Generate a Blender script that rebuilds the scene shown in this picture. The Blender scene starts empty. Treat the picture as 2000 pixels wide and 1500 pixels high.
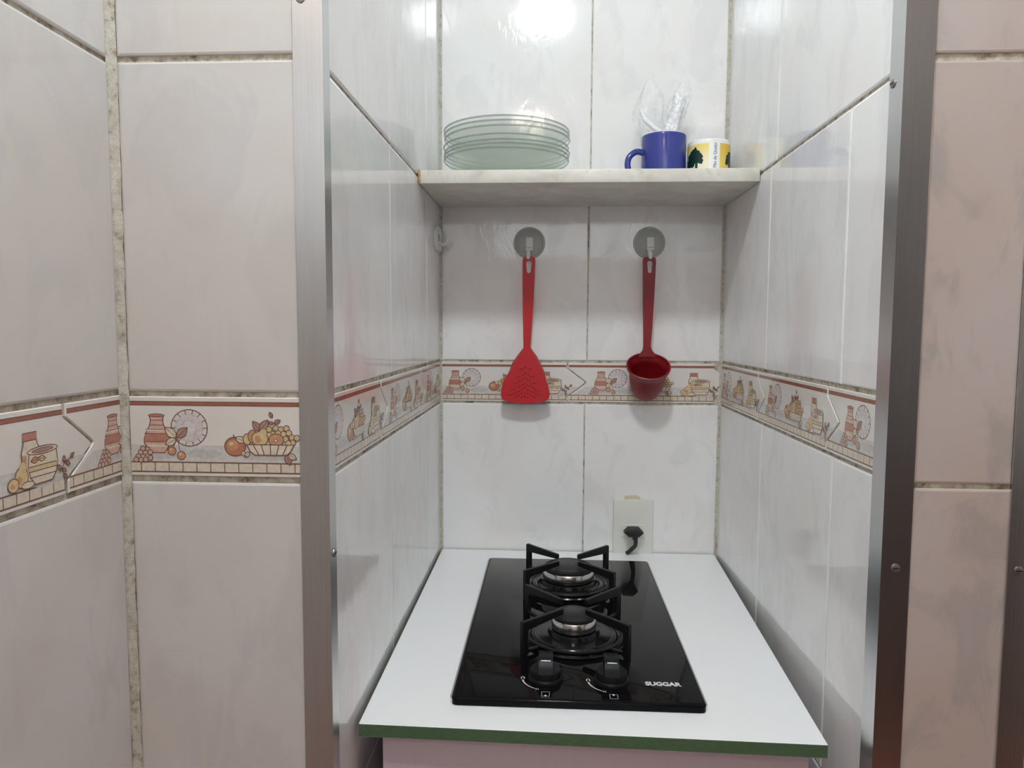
import bpy, bmesh, math, random
from mathutils import Matrix, Vector
random.seed(7)
SC = bpy.context.scene
COL = SC.collection
PI = math.pi

# ------------------------------------------------------------------ camera
F = 1399.86
pitch, yaw, roll = -0.0778, 0.0544, 0.0047
cyw, syw, cpt, spt = math.cos(yaw), math.sin(yaw), math.cos(pitch), math.sin(pitch)
fwd = Vector((-syw*cpt, cyw*cpt, spt)); rgt = Vector((cyw, syw, 0)); upv = rgt.cross(fwd)
r2 = rgt*math.cos(roll) + upv*math.sin(roll); u2 = upv*math.cos(roll) - rgt*math.sin(roll)
cam = bpy.data.cameras.new('camera'); cam.sensor_width = 36; cam.lens = 36*F/2000; cam.clip_start = .01
camo = bpy.data.objects.new('camera', cam); COL.objects.link(camo)
M = Matrix((r2, u2, -fwd)).transposed().to_4x4(); M.translation = (0.2075, -1.334, 1.3007)
camo.matrix_world = M
SC.camera = camo
SC.cycles.max_bounces = 20; SC.cycles.transmission_bounces = 20; SC.cycles.diffuse_bounces = 6; SC.cycles.transparent_max_bounces = 64

# ------------------------------------------------------------------ light, exposure
w = bpy.data.worlds.new('world'); SC.world = w; w.use_nodes = True
w.node_tree.nodes['Background'].inputs[0].default_value = (.9, .95, 1, 1)
w.node_tree.nodes['Background'].inputs[1].default_value = 0.0
CEIL_Z = 2.34
# round ceiling lamp by the niche, then an added warm fill lamp: (x, y), radius, colour, strength
LAMP_COOL = ((0.18, -1.02), .070, (0.90, 0.975, 1.0), 190.0)
LAMP_WARM_FILL = ((0.10, -2.20), .080, (1.0, 0.82, 0.70), 46.0)  # added fill lamp, unseen, warms the front walls
WINDOW_STRENGTH = 4.0
vs = SC.view_settings
vs.view_transform = 'Standard'; vs.look = 'None'; vs.gamma = 1; vs.use_curve_mapping = False
vs.exposure = -0.24

# ------------------------------------------------------------------ helpers
def s2l(*c):
    return tuple(((x/255)/12.92 if x/255 <= .04045 else ((x/255+.055)/1.055)**2.4) for x in c)
def link(name, me, mat=None, parent=None, loc=None, mw=None, smooth=False):
    o = bpy.data.objects.new(name, me); COL.objects.link(o)
    if mat is not None and me is not None and not me.materials: me.materials.append(mat)
    if parent is not None: o.parent = parent
    if mw is not None: o.matrix_basis = mw
    elif loc is not None: o.location = loc
    if smooth:
        for p in me.polygons: p.use_smooth = True
    return o
def tag(o, label, cat, group=None):
    o['label'] = label; o['category'] = cat
    if group: o['group'] = group
    return o
def struct(o, label=None):
    o['kind'] = 'structure'
    if label: o['label'] = label
    return o
def thing(name, label, cat, loc=(0, 0, 0), group=None):
    o = bpy.data.objects.new(name, None); o.empty_display_size = .02; COL.objects.link(o); o.location = loc
    return tag(o, label, cat, group)
def me_py(verts, faces, name='m'):
    me = bpy.data.meshes.new(name); me.from_pydata([tuple(v) for v in verts], [], faces); me.update(); return me
def me_bm(bm, name='m', smooth_angle=None):
    bmesh.ops.recalc_face_normals(bm, faces=bm.faces[:])
    me = bpy.data.meshes.new(name); bm.to_mesh(me); bm.free()
    if smooth_angle is not None:
        for p in me.polygons: p.use_smooth = True
        me.set_sharp_from_angle(angle=math.radians(smooth_angle))
    return me
def box(x0, x1, y0, y1, z0, z1, bev=0, seg=2):
    bm = bmesh.new(); bmesh.ops.create_cube(bm, size=1)
    for v in bm.verts:
        v.co = (x0+(v.co.x+.5)*(x1-x0), y0+(v.co.y+.5)*(y1-y0), z0+(v.co.z+.5)*(z1-z0))
    if bev: bmesh.ops.bevel(bm, geom=bm.edges[:], offset=bev, segments=seg, profile=.5, affect='EDGES')
    return me_bm(bm, 'box', 40 if bev else None)
def prism(poly, t, bev=0, seg=1):
    """polygon (x,y) extruded from z=0 to z=t, front edges bevelled"""
    bm = bmesh.new(); n = len(poly)
    a = [bm.verts.new((x, y, 0)) for x, y in poly]; b = [bm.verts.new((x, y, t)) for x, y in poly]
    bm.faces.new(a[::-1]); top = bm.faces.new(b)
    for i in range(n): bm.faces.new((a[i], a[(i+1) % n], b[(i+1) % n], b[i]))
    bmesh.ops.recalc_face_normals(bm, faces=bm.faces[:])
    if bev: bmesh.ops.bevel(bm, geom=list(top.edges), offset=bev, segments=seg, profile=.5, affect='EDGES')
    return me_bm(bm, 'prism', 35 if bev else None)
def lathe(profile, n=48, ang=40):
    """profile list of (r,z); r=0 ends are closed to a point"""
    bm = bmesh.new(); rings = []
    for r, z in profile:
        if r < 1e-6: rings.append([bm.verts.new((0, 0, z))])
        else: rings.append([bm.verts.new((r*math.cos(2*PI*i/n), r*math.sin(2*PI*i/n), z)) for i in range(n)])
    for A, B in zip(rings, rings[1:]):
        for i in range(n):
            j = (i+1) % n
            if len(A) == 1 and len(B) == 1: continue
            if len(A) == 1: bm.faces.new((A[0], B[i], B[j]))
            elif len(B) == 1: bm.faces.new((A[i], A[j], B[0]))
            else: bm.faces.new((A[i], A[j], B[j], B[i]))
    return me_bm(bm, 'lathe', ang)
def tube(pts, rad, n=10, caps=True):
    pts = [Vector(p) for p in pts]; bm = bmesh.new(); rings = []
    rads = rad if isinstance(rad, (list, tuple)) else [rad]*len(pts)
    t0 = (pts[1]-pts[0]).normalized(); nrm = t0.orthogonal().normalized()
    for k, p in enumerate(pts):
        t = (pts[min(k+1, len(pts)-1)]-pts[max(k-1, 0)]).normalized()
        nrm = (nrm - t*nrm.dot(t)).normalized(); b = t.cross(nrm)
        rings.append([bm.verts.new(p+(nrm*math.cos(2*PI*i/n)+b*math.sin(2*PI*i/n))*rads[k]) for i in range(n)])
    for A, B in zip(rings, rings[1:]):
        for i in range(n): bm.faces.new((A[i], A[(i+1) % n], B[(i+1) % n], B[i]))
    if caps: bm.faces.new(rings[0][::-1]); bm.faces.new(rings[-1])
    return me_bm(bm, 'tube', 50)
def spline(pts, n=8):
    P = [Vector(p) for p in pts]; P = [2*P[0]-P[1]]+P+[2*P[-1]-P[-2]]; out = []
    for i in range(1, len(P)-2):
        a, b, c, d = P[i-1:i+3]
        for k in range(n):
            t = k/n
            out.append(.5*((2*b)+(c-a)*t+(2*a-5*b+4*c-d)*t*t+(3*b-a-3*c+d)*t**3))
    out.append(P[-2]); return out
def frame(o, u, v):
    u, v = Vector(u), Vector(v); n = u.cross(v)
    m = Matrix((u, v, n)).transposed().to_4x4(); m.translation = o; return m
def shape2d(outline, holes, thick):
    """flat outline with real holes -> solid mesh in xy, z from -t/2 to t/2"""
    cu = bpy.data.curves.new('c', 'CURVE'); cu.dimensions = '2D'; cu.fill_mode = 'BOTH'; cu.extrude = thick/2
    for pl in [outline]+holes:
        sp = cu.splines.new('POLY'); sp.points.add(len(pl)-1); sp.use_cyclic_u = True
        for p, (x, y) in zip(sp.points, pl): p.co = (x, y, 0, 1)
    o = bpy.data.objects.new('c', cu); COL.objects.link(o)
    me = bpy.data.meshes.new_from_object(o.evaluated_get(bpy.context.evaluated_depsgraph_get()))
    bpy.data.objects.remove(o); bpy.data.curves.remove(cu)
    me.materials.clear(); return me
def text_mesh(s, size, sx=1, offset=0, shear=0, extrude=0):
    cu = bpy.data.curves.new('t', 'FONT'); cu.body = s; cu.size = size; cu.offset = offset; cu.shear = shear
    cu.extrude = extrude; cu.align_x = 'CENTER'; cu.align_y = 'CENTER'; cu.resolution_u = 4
    o = bpy.data.objects.new('t', cu); COL.objects.link(o)
    me = bpy.data.meshes.new_from_object(o.evaluated_get(bpy.context.evaluated_depsgraph_get()))
    bpy.data.objects.remove(o); bpy.data.curves.remove(cu); me.materials.clear()
    for v in me.vertices: v.co.x *= sx
    return me

# ------------------------------------------------------------------ materials
class NT:
    def __init__(s, name):
        s.m = bpy.data.materials.new(name); s.m.use_nodes = True; s.t = s.m.node_tree; s.n = s.t.nodes
        s.b = s.n['Principled BSDF']
    def new(s, typ, **kw):
        n = s.n.new(typ)
        for k, v in kw.items(): setattr(n, k, v)
        return n
    def l(s, a, b): s.t.links.new(a, b)
    def mixc(s, fac, a, b, blend='MIX'):
        n = s.new('ShaderNodeMix', data_type='RGBA', blend_type=blend)
        for i, x in ((0, fac), (6, a), (7, b)):
            if hasattr(x, 'is_linked'): s.l(x, n.inputs[i])
            else: n.inputs[i].default_value = x if i == 0 else (*x, 1)[:4]
        return n.outputs[2]
    def ramp(s, fac, stops, interp='LINEAR'):
        n = s.new('ShaderNodeValToRGB'); n.color_ramp.interpolation = interp; e = n.color_ramp.elements
        while len(e) < len(stops): e.new(.5)
        for el, (p, c) in zip(e, stops): el.position = p; el.color = (*c, 1) if not isinstance(c, float) else (c, c, c, 1)
        s.l(fac, n.inputs[0]); return n.outputs[0]
    def noise(s, vec, scale, detail=4, rough=.55, dist=0):
        n = s.new('ShaderNodeTexNoise'); n.inputs['Scale'].default_value = scale; n.inputs['Detail'].default_value = detail
        n.inputs['Roughness'].default_value = rough; n.inputs['Distortion'].default_value = dist
        if vec is not None: s.l(vec, n.inputs['Vector'])
        return n.outputs['Fac']
    def objvec(s, rnd=True, scale=(1, 1, 1), rot=(0, 0, 0)):
        tc = s.new('ShaderNodeTexCoord'); v = tc.outputs['Object']
        mp = s.new('ShaderNodeMapping'); mp.inputs['Scale'].default_value = scale; mp.inputs['Rotation'].default_value = rot
        s.l(v, mp.inputs['Vector']); v = mp.outputs[0]
        if rnd:
            oi = s.new('ShaderNodeObjectInfo'); mu = s.new('ShaderNodeMath', operation='MULTIPLY'); mu.inputs[1].default_value = 37.0
            s.l(oi.outputs['Random'], mu.inputs[0])
            ad = s.new('ShaderNodeVectorMath', operation='ADD'); s.l(v, ad.inputs[0]); s.l(mu.outputs[0], ad.inputs[1]); v = ad.outputs[0]
        return v
    def bump(s, h, strength, dist=.001):
        n = s.new('ShaderNodeBump'); n.inputs['Strength'].default_value = strength; n.inputs['Distance'].default_value = dist
        s.l(h, n.inputs['Height']); s.l(n.outputs[0], s.b.inputs['Normal']); return n
    def set(s, **kw):
        names = dict(col='Base Color', rough='Roughness', metal='Metallic', ior='IOR', trans='Transmission Weight', alpha='Alpha',
                     coat='Coat Weight', spec='Specular IOR Level', crough='Coat Roughness')
        for k, v in kw.items():
            i = s.b.inputs[names[k]]
            if hasattr(v, 'is_linked'): s.l(v, i)
            else: i.default_value = (*v, 1) if isinstance(v, tuple) else v
        return s
def simple(name, col, rough=.5, metal=0, **kw):
    k = NT(name); k.set(col=col, rough=rough, metal=metal, **kw); return k

def tile_material(name, base, vein, blot, amount):
    k = NT(name)
    v = k.objvec(scale=(1, 1.0, 1), rot=(0, 0, .7))
    vs_ = k.objvec(scale=(1, .5, 1), rot=(0, 0, .85))
    big = k.noise(v, 7, 3, .5, .3)
    st = k.noise(vs_, 16, 5, .6, .8)
    c = k.mixc(k.ramp(big, [(.38, 0.0), (.66, 1.0)]), base, blot)
    c = k.mixc(k.ramp(st, [(.50, 0.0), (.60, amount), (.75, amount*.6)]), c, vein)
    k.set(col=c, rough=.075, ior=1.5)
    # flaky glazed relief: terraces plus a slow wave
    fl = k.noise(vs_, 13, 5, .55, .6)
    ter = k.ramp(fl, [(.40, 0.0), (.46, .35), (.52, .40), (.56, .75), (.66, .8), (.70, 1.0)])
    wav = k.noise(v, 22, 2, .4)
    ad = k.new('ShaderNodeMath', operation='MULTIPLY_ADD'); ad.inputs[1].default_value = .55
    k.l(wav, ad.inputs[0]); k.l(ter, ad.inputs[2])
    k.bump(ad.outputs[0], .18, .0012)
    return k.m
TILE = tile_material('glazed_marble_tile', s2l(236, 237, 237), s2l(219, 219, 221), s2l(234, 231, 230), .42)  # niche copy of the tile, lightened to strengthen the light in the niche
TILE_PILLAR = tile_material('glazed_pink_tile_dim', s2l(198, 187, 183), s2l(170, 163, 161), s2l(195, 180, 171), .6)  # pink tile tone, darkened further for the weaker light on the pillar
TILE_FRONT = tile_material('glazed_marble_tile_dim', s2l(211, 210, 208), s2l(196, 193, 193), s2l(208, 202, 197), .4)  # same tile as the niche, darkened for the weaker light on the front walls

k = NT('grout'); v = k.objvec(False)
c = k.ramp(k.noise(v, 90, 5, .65), [(.33, s2l(118, 102, 80)), (.43, s2l(172, 162, 143)), (.56, s2l(204, 198, 182)), (.75, s2l(220, 216, 205))])
k.set(col=c, rough=.9); k.bump(k.noise(v, 700, 3, .6), .7, .001); GROUT = k.m
k = NT('corner_grout'); v = k.objvec(False)
c = k.ramp(k.noise(v, 120, 5, .7), [(.30, s2l(134, 124, 104)), (.45, s2l(192, 187, 173)), (.7, s2l(216, 213, 203))])
k.set(col=c, rough=.9); k.bump(k.noise(v, 900, 3, .6), .8, .001); BEAD = k.m
k = NT('border_glaze'); v = k.objvec(True)
c = k.mixc(k.noise(v, 30, 3), s2l(228, 224, 219), s2l(218, 213, 208)); k.set(col=c, rough=.09); k.bump(k.noise(v, 40, 2), .08, .001); BORDER = k.m
k = NT('border_print'); a = k.new('ShaderNodeVertexColor', layer_name='Col'); v = k.objvec(True)
nz = k.ramp(k.noise(v, 260, 3), [(.3, .80), (.7, 1.0)])
c = k.mixc(1.0, a.outputs[0], nz, 'MULTIPLY'); k.set(col=c, rough=.12); PRINT = k.m
k = NT('shelf_marble'); v = k.objvec(False)
c = k.mixc(k.ramp(k.noise(v, 14, 6, .65, .6), [(.35, 0.0), (.65, 1.0)]), s2l(226, 223, 214), s2l(200, 197, 187))
c = k.mixc(k.ramp(k.noise(v, 55, 5, .7), [(.56, 0.0), (.72, .5)]), c, s2l(176, 166, 148))
k.set(col=c, rough=.38); k.bump(k.noise(v, 260, 4, .6), .15, .0006); MARBLE = k.m
k = NT('white_laminate'); v = k.objvec(False)
c = k.mixc(k.noise(v, 5, 2), s2l(243, 244, 245), s2l(238, 240, 242)); k.set(col=c, rough=.30); k.bump(k.noise(v, 900, 2), .04, .0003); LAM = k.m
k = NT('green_painted_edge'); v = k.objvec(False, scale=(1, 1, 6))
c = k.mixc(k.ramp(k.noise(v, 160, 5, .7), [(.35, 0.0), (.7, 1.0)]), s2l(66, 96, 66), s2l(88, 116, 84)); k.set(col=c, rough=.6); k.bump(k.noise(v, 500, 4), .4, .0006); GREEN = k.m
k = NT('lilac_laminate'); v = k.objvec(False, scale=(12, 1, 1))
c = k.mixc(k.noise(v, 20, 4), s2l(206, 192, 200), s2l(198, 184, 194)); k.set(col=c, rough=.35); LILAC = k.m
k = NT('brushed_aluminium'); v = k.objvec(False, scale=(1, 1, .012))
st = k.noise(v, 900, 4, .6); k.set(col=k.mixc(st, (.50, .50, .51), (.66, .66, .66)), metal=1.0, rough=.27); k.bump(st, .10, .0003); ALU = k.m
SCREW = simple('screw_steel', (.32, .31, .30), .4, 1).m
k = NT('black_glass'); k.set(col=(.004, .004, .005), rough=.025, ior=1.5, spec=.10); BGLASS = k.m
CHROME = simple('chrome', (.72, .72, .73), .12, 1).m
k = NT('spun_aluminium'); v = k.objvec(False); k.set(col=k.mixc(k.noise(v, 300, 2), (.62, .61, .60), (.74, .73, .72)), metal=1.0, rough=.22); BURN = k.m
k = NT('black_enamel'); k.set(col=(.006, .006, .007), rough=.13, spec=.28); ENAMEL = k.m
k = NT('black_cast_iron'); v = k.objvec(False); k.set(col=(.006, .006, .007), rough=.40, spec=.22); k.bump(k.noise(v, 1500, 3), .25, .0003); IRON = k.m
k = NT('black_cap'); v = k.objvec(False); k.set(col=(.014, .014, .015), rough=.42, spec=.35); k.bump(k.noise(v, 1200, 2), .15, .0003); CAP = k.m
k = NT('black_knob_plastic'); v = k.objvec(False); k.set(col=(.008, .008, .009), rough=.38, spec=.14); k.bump(k.noise(v, 1500, 2), .1, .0002); KNOB = k.m
WPRINT = simple('white_print', s2l(212, 212, 212), .4).m
k = NT('red_silicone'); v = k.objvec(False); k.set(col=k.mixc(k.noise(v, 30, 2), s2l(186, 20, 34), s2l(176, 17, 30)), rough=.42); k.bump(k.noise(v, 1500, 2), .05, .0002); RED = k.m
k = NT('dark_red_silicone'); v = k.objvec(False); k.set(col=k.mixc(k.noise(v, 30, 2), s2l(128, 11, 22), s2l(120, 10, 20)), rough=.42); DRED = k.m
k = NT('clear_grey_vinyl'); k.set(col=s2l(200, 204, 201), rough=.2, trans=.25, ior=1.35); VINYL = k.m
HOOKP = simple('hook_plastic', s2l(236, 238, 236), .3, 0, trans=.15).m
WPLAST = simple('white_plastic', s2l(226, 226, 222), .32).m
k = NT('outlet_plastic'); v = k.objvec(False); k.set(col=k.mixc(k.noise(v, 25, 2), s2l(222, 223, 215), s2l(216, 217, 210)), rough=.3); OUTP = k.m
DARKHOLE = simple('dark_recess', (.01, .01, .01), .8).m
GLUE = simple('yellowed_glue', s2l(206, 200, 168), .5).m
BLACKRUB = simple('black_rubber', (.012, .012, .014), .45).m
def pane_glass(name, tint, fac, col, rough):
    k = NT(name); tr = k.new('ShaderNodeBsdfTransparent'); tr.inputs[0].default_value = (*tint, 1); mx = k.new('ShaderNodeMixShader'); mx.inputs[0].default_value = fac
    k.l(tr.outputs[0], mx.inputs[1]); k.l(k.b.outputs[0], mx.inputs[2]); k.l(mx.outputs[0], k.n['Material Output'].inputs['Surface']); k.set(col=col, rough=rough); return k.m
PGLASS = pane_glass('plate_glass', (.981, .987, .982), .13, s2l(234, 241, 236), .06)
PEDGE = pane_glass('plate_glass_edge', (.84, .88, .85), .5, s2l(168, 180, 172), .1)
k = NT('blue_glaze'); v = k.objvec(False); k.set(col=k.mixc(k.noise(v, 20, 2), s2l(54, 63, 140), s2l(49, 58, 133)), rough=.16); BLUE = k.m
WGLAZE = simple('white_glaze', s2l(236, 236, 234), .14).m
k = NT('mug_print'); a = k.new('ShaderNodeVertexColor', layer_name='Col'); k.set(col=a.outputs[0], rough=.2); MUGPRINT = k.m
def film(name, fac, col):
    k = NT(name); n = k.n; tr = k.new('ShaderNodeBsdfTransparent'); mx = k.new('ShaderNodeMixShader')
    v = k.objvec(False); nz = k.noise(v, 120, 3, .6)
    mr = k.new('ShaderNodeMapRange'); mr.inputs[1].default_value = .35; mr.inputs[2].default_value = .7
    mr.inputs[3].default_value = fac*.5; mr.inputs[4].default_value = min(1, fac*1.6)
    k.l(nz, mr.inputs[0]); k.l(mr.outputs[0], mx.inputs[0]); k.l(tr.outputs[0], mx.inputs[1]); k.l(k.b.outputs[0], mx.inputs[2])
    k.l(mx.outputs[0], n['Material Output'].inputs['Surface']); k.set(col=col, rough=.12); k.bump(k.noise(v, 200, 3), .3, .001); return k.m
FILM = film('clear_film', .16, s2l(238, 242, 243)); FILMW = film('cloudy_film', .72, s2l(244, 246, 250))
CUTL = simple('white_cutlery_plastic', s2l(244, 245, 248), .3).m
k = NT('ceiling_paint'); v = k.objvec(False); k.set(col=k.mixc(k.noise(v, 3, 3), s2l(244, 243, 241), s2l(240, 239, 236)), rough=.8); CEIL = k.m
k = NT('room_paint'); v = k.objvec(False); k.set(col=k.mixc(k.noise(v, 3, 3), s2l(238, 234, 230), s2l(233, 228, 223)), rough=.6); ROOM = k.m
k = NT('floor_ceramic'); v = k.objvec(False); k.set(col=k.mixc(k.noise(v, 4, 4), s2l(206, 134, 108), s2l(188, 118, 96)), rough=.3); FLOOR = k.m
k = NT('dark_wood'); v = k.objvec(False, scale=(8, 8, .6)); k.set(col=k.mixc(k.noise(v, 6, 5), s2l(66, 44, 36), s2l(42, 28, 24)), rough=.4); WOOD = k.m
def lamp_material(name, col, st):
    k = NT(name); e = k.new('ShaderNodeEmission'); e.inputs[0].default_value = (*col, 1); e.inputs[1].default_value = st
    k.l(e.outputs[0], k.n['Material Output'].inputs['Surface']); return k.m

# ------------------------------------------------------------------ room shell
G = .0025                       # tile thickness, tiles stand this much proud of the grout bed
XL, XR, YL, YR, XC = 0.0, .52, -.702, -.665, -.183
wall_back = struct(link('wall_back', box(-.10, 1.7, G, .10, 0, CEIL_Z), GROUT), 'tiled back wall of the cooking niche')
wall_left = struct(link('wall_left', box(-.30, XL-G, YL+G, .0025, 0, CEIL_Z), GROUT), 'tiled wall block on the left of the niche')
wall_far_left = struct(link('wall_far_left', box(-.30, XC-G, -2.7, YL+G, 0, CEIL_Z), GROUT), 'tiled room wall meeting the niche front at a corner')
wall_right = struct(link('wall_right', box(XR+G, .650, YR+G, .0025, 0, CEIL_Z), GROUT), 'tiled pillar wall on the right of the niche')
struct(link('wall_room_right', box(1.7, 1.8, -2.7, .1, 0, CEIL_Z), ROOM))
struct(link('wall_room_back', box(-.30, 1.8, -2.8, -2.7, 0, CEIL_Z), ROOM))
struct(link('floor', box(-.30, 1.8, -2.8, .1, -.1, 0), FLOOR))
struct(link('ceiling', box(-.30, 1.8, -2.8, .1, CEIL_Z, CEIL_Z+.1), CEIL))
d = struct(link('added_door_1', box(.80, 1.66, -2.698, -2.66, 0, 2.1, .004), WOOD), 'unseen dark wooden door added to the room wall for its dark reflection')  # unseen door, put in so the trims reflect dark brown
link('door_handle', tube(spline([(.88, -2.66, 1.0), (.88, -2.61, 1.0), (.95, -2.605, 1.0), (.99, -2.605, 1.0)], 4), .008), CHROME, d)

sb = thing('added_sideboard', 'unseen dark wooden furniture added opposite the niche to darken the trim reflections', 'added_sideboard', (1.20, -2.30, 0))  # added out of view so the right trim reflects something dark
link('body', box(-.42, .42, -.33, .28, .05, .92, .004), WOOD, sb); link('top_board', box(-.44, .44, -.35, .31, .9205, .95, .004), WOOD, sb)
for q_ in (-1, 1):
    dd_ = link('door', box(.005 if q_ > 0 else -.415, .415 if q_ > 0 else -.005, .2805, .30, .08, .90, .003), WOOD, sb)
    link('handle', tube([(q_*.04, .300, .45), (q_*.04, .322, .46), (q_*.04, .322, .56), (q_*.04, .300, .57)], .005, 8), CHROME, dd_)
for qx in (-.38, .38):
    for qy in (-.28, .24): link('foot', box(qx-.02, qx+.02, qy-.02, qy+.02, 0, .0502), WOOD, sb)

wn = struct(link('window_1', box(-.12, .90, -2.699, -2.67, 1.68, 2.18), WPLAST), 'high frosted window in the room wall opposite the niche')
wpane = NT('frosted_daylight_pane'); em_ = wpane.new('ShaderNodeEmission'); em_.inputs[0].default_value = (.92, .97, 1, 1); em_.inputs[1].default_value = WINDOW_STRENGTH
wpane.l(em_.outputs[0], wpane.n['Material Output'].inputs['Surface'])
for q_ in range(3):
    link('pane', box(-.10+q_*.335, .21+q_*.335, -2.6695, -2.665, 1.70, 2.16), wpane.m, wn)
    link('mullion', box(.2105+q_*.335, .2345+q_*.335, -2.6695, -2.655, 1.68, 2.18, .002), WPLAST, wn)

_tc = {}
def tile_mesh(wd, ht, c=.0014, t=G):
    key = (round(wd, 4), round(ht, 4))
    if key in _tc: return _tc[key]
    vs_, fs = [], []
    for ins, z in ((0, 0), (0, t-c*1.2), (c*.35, t-c*.35), (c*1.6, t)):
        x, y = wd/2-ins, ht/2-ins; vs_ += [(-x, -y, z), (x, -y, z), (x, y, z), (-x, y, z)]
    for k_ in range(3):
        for i in range(4): fs.append((k_*4+i, k_*4+(i+1) % 4, k_*4+4+(i+1) % 4, k_*4+4+i))
    fs.append((12, 13, 14, 15)); _tc[key] = me_py(vs_, fs, 'tile'); return _tc[key]
class Wall:
    def __init__(s, obj, org, u, mat): s.o, s.org, s.u, s.mat = obj, Vector(org), Vector(u), mat; s.n = s.u.cross(Vector((0, 0, 1)))
    def m(s, u, z, off=-G): return frame(s.org + s.u*u + Vector((0, 0, z)) + s.n*off, s.u, (0, 0, 1))
    def tile(s, u0, u1, z0, z1, gap=.0016, off=0.0):
        g = gap/2; me = tile_mesh(u1-u0-gap, z1-z0-gap)
        rot = Matrix.Rotation(random.uniform(-.0012, .0012), 4, 'Z')
        return link('tile', me, s.mat, s.o, mw=s.m((u0+u1)/2, (z0+z1)/2, -G+off) @ rot)
    def rows(s, us, rws, gap=.0016):
        for z0, z1 in rws:
            for a, b in zip(us, us[1:]): s.tile(a, b, z0, z1, gap, random.uniform(-.0003, .0004))
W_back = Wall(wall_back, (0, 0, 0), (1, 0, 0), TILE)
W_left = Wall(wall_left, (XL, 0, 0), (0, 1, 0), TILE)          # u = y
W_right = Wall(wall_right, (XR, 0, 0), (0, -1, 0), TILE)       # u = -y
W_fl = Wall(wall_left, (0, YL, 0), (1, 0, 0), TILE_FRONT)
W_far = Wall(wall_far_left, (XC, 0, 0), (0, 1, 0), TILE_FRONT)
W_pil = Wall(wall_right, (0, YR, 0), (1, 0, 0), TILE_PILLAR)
BZ0, BZ1 = 1.1640, 1.2370
LOW = [(.435, .7975), (.7985, 1.1605)]; MID = [(1.2412, 1.5335)]; TOP = [(1.5365, 1.90), (1.9015, 2.265), (2.2665, 2.339)]
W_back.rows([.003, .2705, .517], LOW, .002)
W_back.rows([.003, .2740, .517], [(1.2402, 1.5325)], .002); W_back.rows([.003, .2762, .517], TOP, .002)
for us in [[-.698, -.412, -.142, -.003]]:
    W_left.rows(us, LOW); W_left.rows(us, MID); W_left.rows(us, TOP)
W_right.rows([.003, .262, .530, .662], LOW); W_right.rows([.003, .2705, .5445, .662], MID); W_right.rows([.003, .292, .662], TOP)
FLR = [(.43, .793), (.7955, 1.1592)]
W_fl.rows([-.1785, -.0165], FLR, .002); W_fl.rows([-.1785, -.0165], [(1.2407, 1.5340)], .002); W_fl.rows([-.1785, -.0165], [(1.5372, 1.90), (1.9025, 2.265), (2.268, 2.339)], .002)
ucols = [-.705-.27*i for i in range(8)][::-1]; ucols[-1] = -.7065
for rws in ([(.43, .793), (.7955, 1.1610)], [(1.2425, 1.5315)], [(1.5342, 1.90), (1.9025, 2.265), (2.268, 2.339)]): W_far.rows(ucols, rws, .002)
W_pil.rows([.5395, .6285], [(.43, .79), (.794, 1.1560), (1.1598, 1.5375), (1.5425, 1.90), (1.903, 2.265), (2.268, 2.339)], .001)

# grout beads in the inside corners
def bead(par, x, y, sx, sy, wd, z0=.3, z1=2.335):
    n = 150; vs_, fs = [], []
    for i in range(n+1):
        z = z0+(z1-z0)*i/n; a = wd*random.uniform(.8, 1.2); b = wd*random.uniform(.8, 1.2); c = .35*random.uniform(.7, 1.3)
        vs_ += [(x, y, z), (x+sx*a, y, z), (x+sx*a*c, y+sy*b*c, z), (x, y+sy*b, z)]
    for i in range(n):
        for j in range(4): fs.append((i*4+j, i*4+(j+1) % 4, i*4+4+(j+1) % 4, i*4+4+j))
    bm = bmesh.new(); bm.from_mesh(me_py(vs_, fs)); return link('grout_bead', me_bm(bm, 'bead', 60), BEAD, par)
bead(wall_back, -.0015, .0015, 1, -1, .0065); bead(wall_back, XR+.0015, .0015, -1, -1, .0075)
bead(wall_far_left, XC-.0015, YL+.0015, 1, -1, .0064)

# aluminium corner angles
def angle_trim(name, poly, label, screws):
    t = struct(link(name, prism(poly, CEIL_Z-.002), ALU), label)
    for p, ax in screws:
        sc = lathe([(0, 0), (.0042, 0), (.0040, .0009), (.0022, .0015), (0, .0015)], 16)
        u, v = ((1, 0, 0), (0, 0, 1)) if ax == 'y' else (((0, 1, 0), (0, 0, 1)) if ax == 'x' else ((0, -1, 0), (0, 0, 1)))
        so = link('screw', sc, SCREW, t, mw=frame(p, u, v))
        link('slot', box(-.0030, .0030, -.0005, .0005, .0013, .0017), DARKHOLE, so)
    return t
tk = .0022
angle_trim('trim_1', [(-.0185, YL-tk), (.0080, YL-tk), (.0080, -.685), (.0058, -.685), (.0058, YL), (-.0185, YL)],
           'aluminium corner angle between the plain front tile and the niche', [((.0080, -.6925, 1.092), 'x'), ((-.011, YL-tk, 1.583), 'y')])
angle_trim('trim_2', [(.5405, YR-tk), (.5145, YR-tk), (.5145, -.641), (.5167, -.641), (.5167, YR), (.5405, YR)],
           'aluminium corner angle where the niche meets the pink tiled pillar', [((.5145, -.6480, 1.523), '-x'), ((.5275, YR-tk, 1.081), 'y')])
angle_trim('trim_3', [(.6275, YR-tk), (.650+tk, YR-tk), (.650+tk, -.61), (.650, -.61), (.650, YR), (.6275, YR)],
           'aluminium corner angle on the outer edge of the pink tiled pillar', [((.6375, YR-tk, 1.081), 'y')])

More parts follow.
